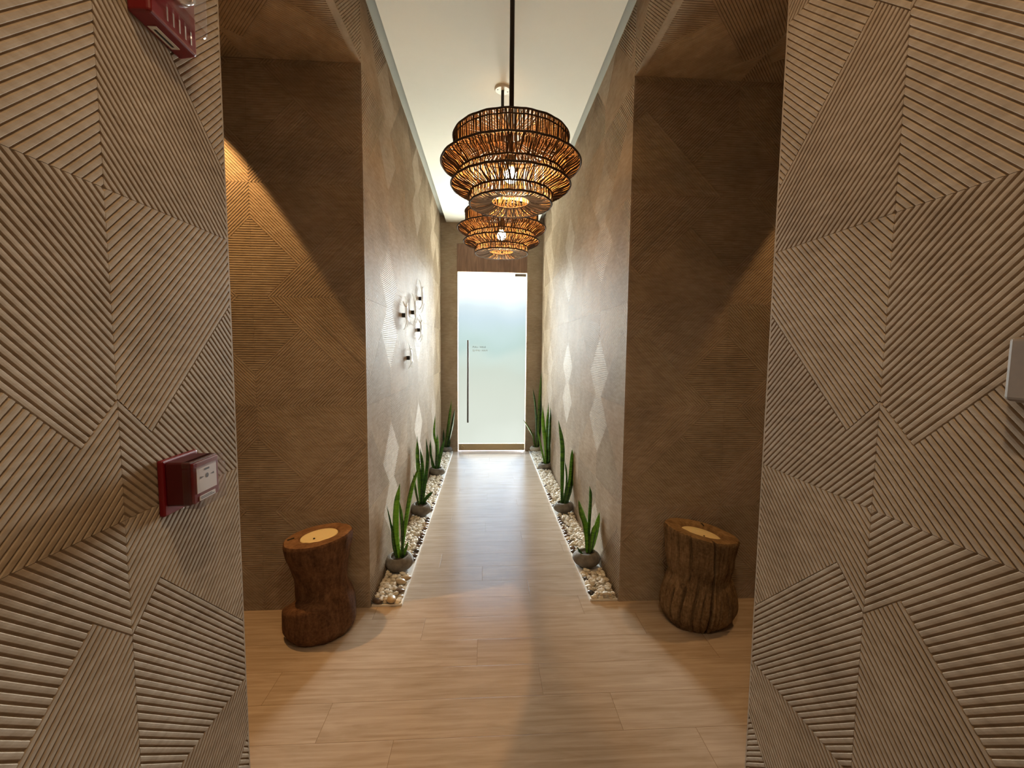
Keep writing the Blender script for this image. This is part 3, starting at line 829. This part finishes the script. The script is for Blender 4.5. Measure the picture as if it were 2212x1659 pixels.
for S, x0, x1, where in (('L', -XL+.004, -.497, 'under the wall sculptures'), ('R', .632, XR-.004, 'opposite the wall sculptures')):
    inner = x1 if S == 'L' else x0
    sgn = -1 if S == 'L' else 1
    # white liner that shows along the edge of the bed
    mb = MB()
    ys, ye = DF+.012, DB-.008
    mb.box((x0, ys, .001), (x1, ye, .004))
    mb.box((inner-.004, ys, .001), (inner+.004, ye, .014))
    mb.box((x0, ys-.004, .001), (x1, ys+.004, .012))
    tag(mb.build('trim_%d' % (2 if S == 'L' else 3), M_WHITE), kind='structure')
    spots = []
    stuff = MB()
    yy = ys + .018
    cells = []
    while yy < ye - .016:
        nx = 6
        for k in range(nx):
            xx = x0 + .017 + (x1-x0-.034)*(k + rg.uniform(-.3, .3) + .0)/(nx-1)
            xx = min(x1-.016, max(x0+.016, xx))
            y2 = yy + rg.uniform(-.009, .009)
            if all((xx-a)**2 + (y2-b)**2 > (c*.97+.017)**2 for a, b, c in POTS[S]):
                cells.append((xx, y2, k))
        yy += .0265
    edge_k = 5 if S == 'L' else 0
    n_white = 0
    stones = [(q[0], q[1]) for q in FRONT] if S == 'L' else []
    rest = []
    for (xx, y2, k) in cells:
        edge = k == edge_k
        dark = edge and ((2.95 < y2 < 3.72 and rg.random() < .86) or (y2 < 2.76 and rg.random() < (.55 if S == 'R' else .4)) or (3.9 < y2 < 4.9 and rg.random() < .3))
        if not edge and abs(k-edge_k) == 1 and 2.9 < y2 < 3.8 and rg.random() < .2: dark = True
        if not dark or any((xx-a)**2 + (y2-b)**2 < .036**2 for a, b in stones):
            rest.append((xx, y2, k)); continue
        s = rg.uniform(.85, 1.15)
        if rg.random() < .78:
            o = bpy.data.objects.new('river_stone', rg.choice(RIV)); lab = 'glossy dark brown rounded stone along the edge of the gravel strip ' + where; gp = 'dark river stones edging the strip ' + where
        else:
            o = bpy.data.objects.new('tan_stone', rg.choice(TAN)); lab = 'smooth tan rounded stone along the edge of the gravel strip ' + where; gp = 'tan river stones edging the strip ' + where
        o.location = (xx, y2, .0165); o.rotation_euler = (rg.uniform(-.2, .2), rg.uniform(-.2, .2), rg.uniform(0, 6.28)); o.scale = (s*1.08,)*3
        COL.objects.link(o); tag(o, lab, 'stone', gp); stones.append((xx, y2))
    for (xx, y2, k) in rest:
        for ly in range(1 if k == edge_k else (2 if rg.random() < .75 else 1)):
            z = .015 + ly*.0185 + rg.uniform(-.001, .003)
            px = min(x1-.02, max(x0+.02, xx + (rg.uniform(-.008, .008) if ly else 0)))
            rot = (rg.uniform(-.5, .5), rg.uniform(-.5, .5), rg.uniform(0, 6.28))
            s = rg.uniform(.8, 1.18)
            if any((px-a)**2 + (y2-b)**2 < (.027 if ly == 0 else .022)**2 for a, b in stones): continue
            if n_white < 150:
                o = bpy.data.objects.new('white_pebble', rg.choice(PEB))
                o.location = (px, y2, z); o.rotation_euler = rot; o.scale = (s,)*3
                COL.objects.link(o); n_white += 1
                tag(o, 'small white angular pebble near the front of the gravel strip ' + where, 'pebble', 'white pebbles in the strip ' + where)
            else:
                me = rg.choice(PEB)
                Mx = Matrix.Translation((px, y2, z)) @ Matrix.Rotation(rot[2], 4, 'Z') @ Matrix.Rotation(rot[0], 4, 'X') @ Matrix.Rotation(rot[1], 4, 'Y') @ Matrix.Scale(s, 4)
                stuff.add([Mx @ v.co for v in me.vertices], [tuple(p.vertices) for p in me.polygons])
    g = stuff.build('gravel', M_PEB); tag(g, 'bed of white angular gravel running back to the door on the strip ' + where, 'gravel', None, 'stuff')
# three larger stones at the very front of the strip under the sculptures
for (sx, sy, sz, me, scl, nm, lab, cat) in FRONT:
    o = bpy.data.objects.new(nm, me); o.location = (sx, sy, sz); o.scale = (scl*1.1, scl*.85, scl*.9); o.rotation_euler = (.1, .1, sx*30)
    COL.objects.link(o); tag(o, lab, cat)

# ------------------------------------------------------------------ small wall sculptures: climbing figures on black cube mounts
def climber(y, z, h, pose, label):
    root = empty('wall_sculpture', (-XL, y, z)); tag(root, label, 'sculpture', 'white climbing figures on the corridor wall')
    c = .033
    rounded_box('cube_mount', (.026, c, c), .002, M_BLK, root, (.013, 0, 0))
    ox = .034
    k = h/.26
    J = [(0, 0, 0), (0, 0, .055), (0, .004, .085), (.004, .006, .105)]      # pelvis, chest, neck, head
    la, ra, ll, rl = pose
    verts = [Vector((ox + a*k, b*k, c2*k)) for a, b, c2 in J]; edges = [(0, 1), (1, 2), (2, 3)]
    rad = [.016, .019, .009, .016]
    def limb(root_i, pts, rr):
        p = root_i
        for q, r_ in zip(pts, rr):
            verts.append(Vector((ox + q[0]*k, q[1]*k, q[2]*k))); rad.append(r_); edges.append((p, len(verts)-1)); p = len(verts)-1
    limb(1, la, (.010, .008, .006, .005)); limb(1, ra, (.010, .008, .006, .005))
    limb(0, ll, (.014, .011, .008, .006)); limb(0, rl, (.014, .011, .008, .006))
    me = bpy.data.meshes.new('figure'); me.from_pydata([tuple(v) for v in verts], edges, [])
    o = link('figure', me, M_FIG, root)
    sk = o.modifiers.new('skin', 'SKIN'); sk.use_smooth_shade = True
    sv = me.skin_vertices[0].data if me.skin_vertices else None
    if sv is None:
        bm = bmesh.new(); bm.from_mesh(me); bm.verts.layers.skin.verify(); bm.to_mesh(me); bm.free(); sv = me.skin_vertices[0].data
    for i, r_ in enumerate(rad): sv[i].radius = (r_*k*.72, r_*k*.85)
    sv[0].use_root = True
    ss = o.modifiers.new('sub', 'SUBSURF'); ss.levels = 1; ss.render_levels = 2
    return root
up = lambda s, hi: [(0, s*.022, .075), (-.004, s*.036, .105 if hi else .070), (-.014, s*.040, .140 if hi else .095), (-.022, s*.042, .158 if hi else .108)]
lg = lambda s, sp, lo: [(0, s*.014, -.012), (.010, s*sp, -.045), (-.006, s*sp*1.1, -.085 - lo), (-.018, s*sp*1.25, -.100 - lo)]
def seam_y(v): return v
climber(4.298, 2.002, .29, (up(-1, True), up(1, False), lg(-1, .045, 0), lg(1, .03, .02)), 'white climbing figure sculpture on black cube, highest of the five on the wall')
climber(3.458, 1.773, .25, (up(-1, False), up(1, True), lg(-1, .03, .02), lg(1, .045, 0)), 'white climbing figure sculpture mounted nearest the passage opening')
climber(3.876, 1.831, .27, (up(-1, True), up(1, True), lg(-1, .03, .01), lg(1, .05, 0)), 'white climbing figure sculpture in the middle, second highest of the five')
climber(4.199, 1.691, .25, (up(-1, False), up(1, True), lg(-1, .05, 0), lg(1, .03, .02)), 'white climbing figure sculpture directly under the highest one')
climber(3.636, 1.433, .21, (up(-1, True), up(1, False), lg(-1, .04, .01), lg(1, .04, .0)), 'white climbing figure sculpture lowest of the five on the wall')

# ------------------------------------------------------------------ fire alarm call point and sounder on the near left wall
cp = empty('fire_alarm_call_point', (-XL, .948, 1.216)); tag(cp, 'red fire alarm call point box with clear cover on the ribbed wall', 'fire alarm')
rounded_box('mounting_plate', (.012, .108, .118), .004, M_RED, cp, (.006, .0, 0))
rounded_box('housing', (.050, .088, .092), .004, M_DRED, cp, (.036, -.004, .008))
fr = rounded_box('front_panel', (.006, .082, .086), .002, M_RED, cp, (.063, -.004, .008))
m = MB(); m.box((.066, -.036, -.016), (.0672, .028, .040)); pl = m.build('glass_label', M_LABELW, fr)
m = MB(); m.box((.066, -.030, -.033), (.0672, .022, -.023)); pl2 = m.build('caption_label', M_LABELW, fr)
m = MB()
for yy in (-.022, -.004, .014):
    if abs(yy+.004) < .001: m.lathe([(0, .0005), (.0048, .0005), (.0048, 0)], 16, center=(0, 0))
m = MB()
def disc(mb, x, y, z, r, n=14): mb.add([(x, y + r*math.cos(2*PI*i/n), z + r*math.sin(2*PI*i/n)) for i in range(n)], [tuple(range(n))])
disc(m, .0676, -.004, .016, .0050)
m.add([(.0676, -.027, .0185), (.0676, -.027, .0135), (.0676, -.013, .016)], [(0, 1, 2)])
m.add([(.0676, .019, .0185), (.0676, .019, .0135), (.0676, .005, .016)], [(0, 1, 2)])
m.box((.0674, -.012, .0285), (.0677, .004, .0325))
m.box((.0674, -.026, -.030), (.0677, .018, -.0285)); m.box((.0674, -.026, -.0268), (.0677, .010, -.0255))
m.build('printed_symbols', M_BLACK, fr)
rounded_box('clear_cover', (.034, .092, .084), .003, M_CLEAR, cp, (.062, -.003, -.002))
rounded_box('cover_hinge', (.030, .090, .012), .002, M_CLEAR, cp, (.060, -.004, .048))

sd = empty('alarm_sounder', (-XL, .955, 2.205)); tag(sd, 'red fire alarm sounder with clear lens high on the ribbed wall', 'alarm')
bm = bmesh.new(); bmesh.ops.create_cube(bm, size=1.0); bmesh.ops.scale(bm, vec=(.040, .140, .150), verts=bm.verts)
for v in bm.verts:
    if v.co.x > 0: v.co.y *= .95; v.co.z *= .95
bmesh.ops.bevel(bm, geom=list(bm.edges), offset=.006, segments=3, profile=.5, affect='EDGES')
bmesh.ops.translate(bm, vec=(.020, 0, 0), verts=bm.verts)
me = bpy.data.meshes.new('housing'); bm.to_mesh(me); bm.free(); hs = link('housing', me, M_RED, sd)
m = MB(); m.box((.008, -.030, -.0752), (.024, .035, -.0738)); lb = m.build('label', M_LABELW, sd); rounded_box('mounting_plate', (.004, .132, .142), .001, M_DRED, sd, (.002, 0, 0))
m = MB(); m.box((.013, -.022, -.0756), (.018, .028, -.0751)); m.build('printed_line', M_BLACK, lb)
m = MB()
for i in range(5): m.box((.0395, -.024 + i*.017, -.058), (.0412, -.020 + i*.017, -.032))
m.build('sound_slot', M_CHROME, sd)
rounded_box('clear_lens', (.036, .118, .112), .012, M_CLEAR, sd, (.052, .004, .015), 4)
m = MB(); m.lathe([(.0, .03), (.014, .03), (.020, .012), (.020, 0)], 20, fn=lambda r, z, th, i: (r, z))
rf = m.build('strobe', M_CHROME, sd, smooth=True); rf.rotation_euler = (0, PI/2, 0); rf.location = (.038, .01, .015)

# wood-toned cover at the far right on the near wall
wc = empty('wall_cover_plate', (XR, .537, 1.487)); tag(wc, 'small wood-coloured cover box fixed to the ribbed wall opposite the fire alarm', 'cover plate')
rounded_box('cover', (.028, .110, .094), .006, M_BROWN, wc, (-.016, 0, 0))
rounded_box('back_plate', (.006, .116, .100), .002, M_BROWN, wc, (-.003, 0, 0))

# ------------------------------------------------------------------ light
def lamp(name, typ, loc, energy, col, **kw):
    l = bpy.data.lights.new(name, typ); l.energy = energy; l.color = col
    for k, v in kw.items(): setattr(l, k, v)
    o = bpy.data.objects.new(name, l); COL.objects.link(o); o.location = loc
    return o
WARM = (1.0, .69, .385)
# recessed ceiling spot over the entrance, spots in the two passages
o = lamp('entrance_downlight', 'SPOT', (.14, .22, ZP-.01), 55, WARM, spot_size=math.radians(130), spot_blend=.5, shadow_soft_size=.028)
o = lamp('entrance_downlight_behind', 'SPOT', (.08, -.9, ZP-.01), 38, WARM, spot_size=math.radians(140), spot_blend=.6, shadow_soft_size=.05)
o = lamp('passage_downlight_a', 'SPOT', (-1.5, DF-.22, ZS-.01), 116, (1.0, .55, .20), spot_size=math.radians(61), spot_blend=.05, shadow_soft_size=.02)
o = lamp('passage_downlight_b', 'SPOT', (2.03, DF-.22, ZS-.01), 56, (1.0, .55, .20), spot_size=math.radians(61), spot_blend=.12, shadow_soft_size=.03)
# added suns off to the sides of the door, unseen, brightening the corridor walls
for nm, az, el, en, wid in (('wide_fill_sun_left', -16, 4, 4.3, 20), ('wide_fill_sun_right', 16, 4, 6.0, 20), ('narrow_fill_sun_left', -11.5, 5, 2.0, 11), ('narrow_fill_sun_right', 11.5, 5, 2.6, 11),
                            ('low_fill_sun_left', -8.8, 3, 1.3, 6.4), ('low_fill_sun_right', 8.8, 3, 1.3, 6.4), ('high_fill_sun_left', -17, 27, 4.0, 12), ('high_fill_sun_right', 17, 27, 4.0, 12)):
    sun = lamp(nm, 'SUN', (6*math.tan(math.radians(az)), 10, 2+el*.1), en, (.97, .98, 1.0), angle=math.radians(wid))
    ca, sa, el = math.cos(math.radians(az)), math.sin(math.radians(az)), math.radians(el)
    sun.rotation_euler = Vector((-sa*math.cos(el), -ca*math.cos(el), -math.sin(el))).to_track_quat('-Z', 'Y').to_euler()

w = bpy.data.worlds.new('World'); sc.world = w; w.use_nodes = True
nt = w.node_tree; nt.nodes.clear()
out = nt.nodes.new('ShaderNodeOutputWorld'); bg = nt.nodes.new('ShaderNodeBackground')
tcw = nt.nodes.new('ShaderNodeTexCoord'); sep = nt.nodes.new('ShaderNodeSeparateXYZ'); nt.links.new(tcw.outputs['Generated'], sep.inputs[0])
nzw = nt.nodes.new('ShaderNodeTexNoise'); nzw.inputs['Scale'].default_value = 9.0; nzw.inputs['Detail'].default_value = 1.0
nt.links.new(tcw.outputs['Generated'], nzw.inputs['Vector'])
ma = nt.nodes.new('ShaderNodeMath'); ma.operation = 'MULTIPLY_ADD'; nt.links.new(nzw.outputs[0], ma.inputs[0]); ma.inputs[1].default_value = .09; nt.links.new(sep.outputs[2], ma.inputs[2])
mr = nt.nodes.new('ShaderNodeMapRange'); nt.links.new(ma.outputs[0], mr.inputs[0])
Z0, Z1 = -.80, .50
mr.inputs[1].default_value = Z0 + .045; mr.inputs[2].default_value = Z1 + .045
rp = nt.nodes.new('ShaderNodeValToRGB'); nt.links.new(mr.outputs[0], rp.inputs[0])
stops = [(-.80, (26, 24.5, 21)), (-.33, (21, 20, 17.5)), (-.26, (.9, .88, .80)), (-.17, (.74, .725, .64)), (-.10, (.70, .69, .60)), (-.05, (.66, .67, .585)), (-.02, (.66, .72, .66)), (.005, (.55, .67, .64)), (.03, (.60, .72, .72)), (.06, (.66, .76, .85)), (.09, (.80, .86, .93)), (.14, (1.25, 1.32, 1.40)), (.22, (1.25, 1.7, 2.45)), (.5, (2.1, 2.8, 3.8))]  # lowest stops: overbright ground out of view, added to light the ceiling
el = rp.color_ramp.elements
while len(el) < len(stops): el.new(.5)
for e, (z, c) in zip(el, stops): e.position = (z-Z0)/(Z1-Z0); e.color = (*c, 1)
nt.links.new(rp.outputs[0], bg.inputs[0]); bg.inputs[1].default_value = 1.0
nt.links.new(bg.outputs[0], out.inputs[0])

# ------------------------------------------------------------------ camera
cam = bpy.data.cameras.new('camera'); co = bpy.data.objects.new('camera', cam); COL.objects.link(co)
r = Vector((0.998281463, -0.057793395, 0.009697625)); u = Vector((-0.005056344, 0.079919616, 0.996788487)); f = Vector((0.058382822, 0.995124504, -0.079490048))
co.matrix_world = Matrix(((r.x, u.x, -f.x, 0), (r.y, u.y, -f.y, 0), (r.z, u.z, -f.z, 1.5082), (0, 0, 0, 1)))
cam.sensor_fit = 'HORIZONTAL'; cam.sensor_width = 36; cam.lens = 36*922.88/2212
cam.clip_start = .02
sc.camera = co
sc.view_settings.view_transform = 'Standard'; sc.view_settings.look = 'None'
sc.view_settings.exposure = 0.0; sc.view_settings.gamma = 1.0
sc.cycles.max_bounces = 8; sc.cycles.diffuse_bounces = 5; sc.cycles.adaptive_threshold = .015; sc.cycles.transparent_max_bounces = 24
sc.cycles.sample_clamp_indirect = 6.0
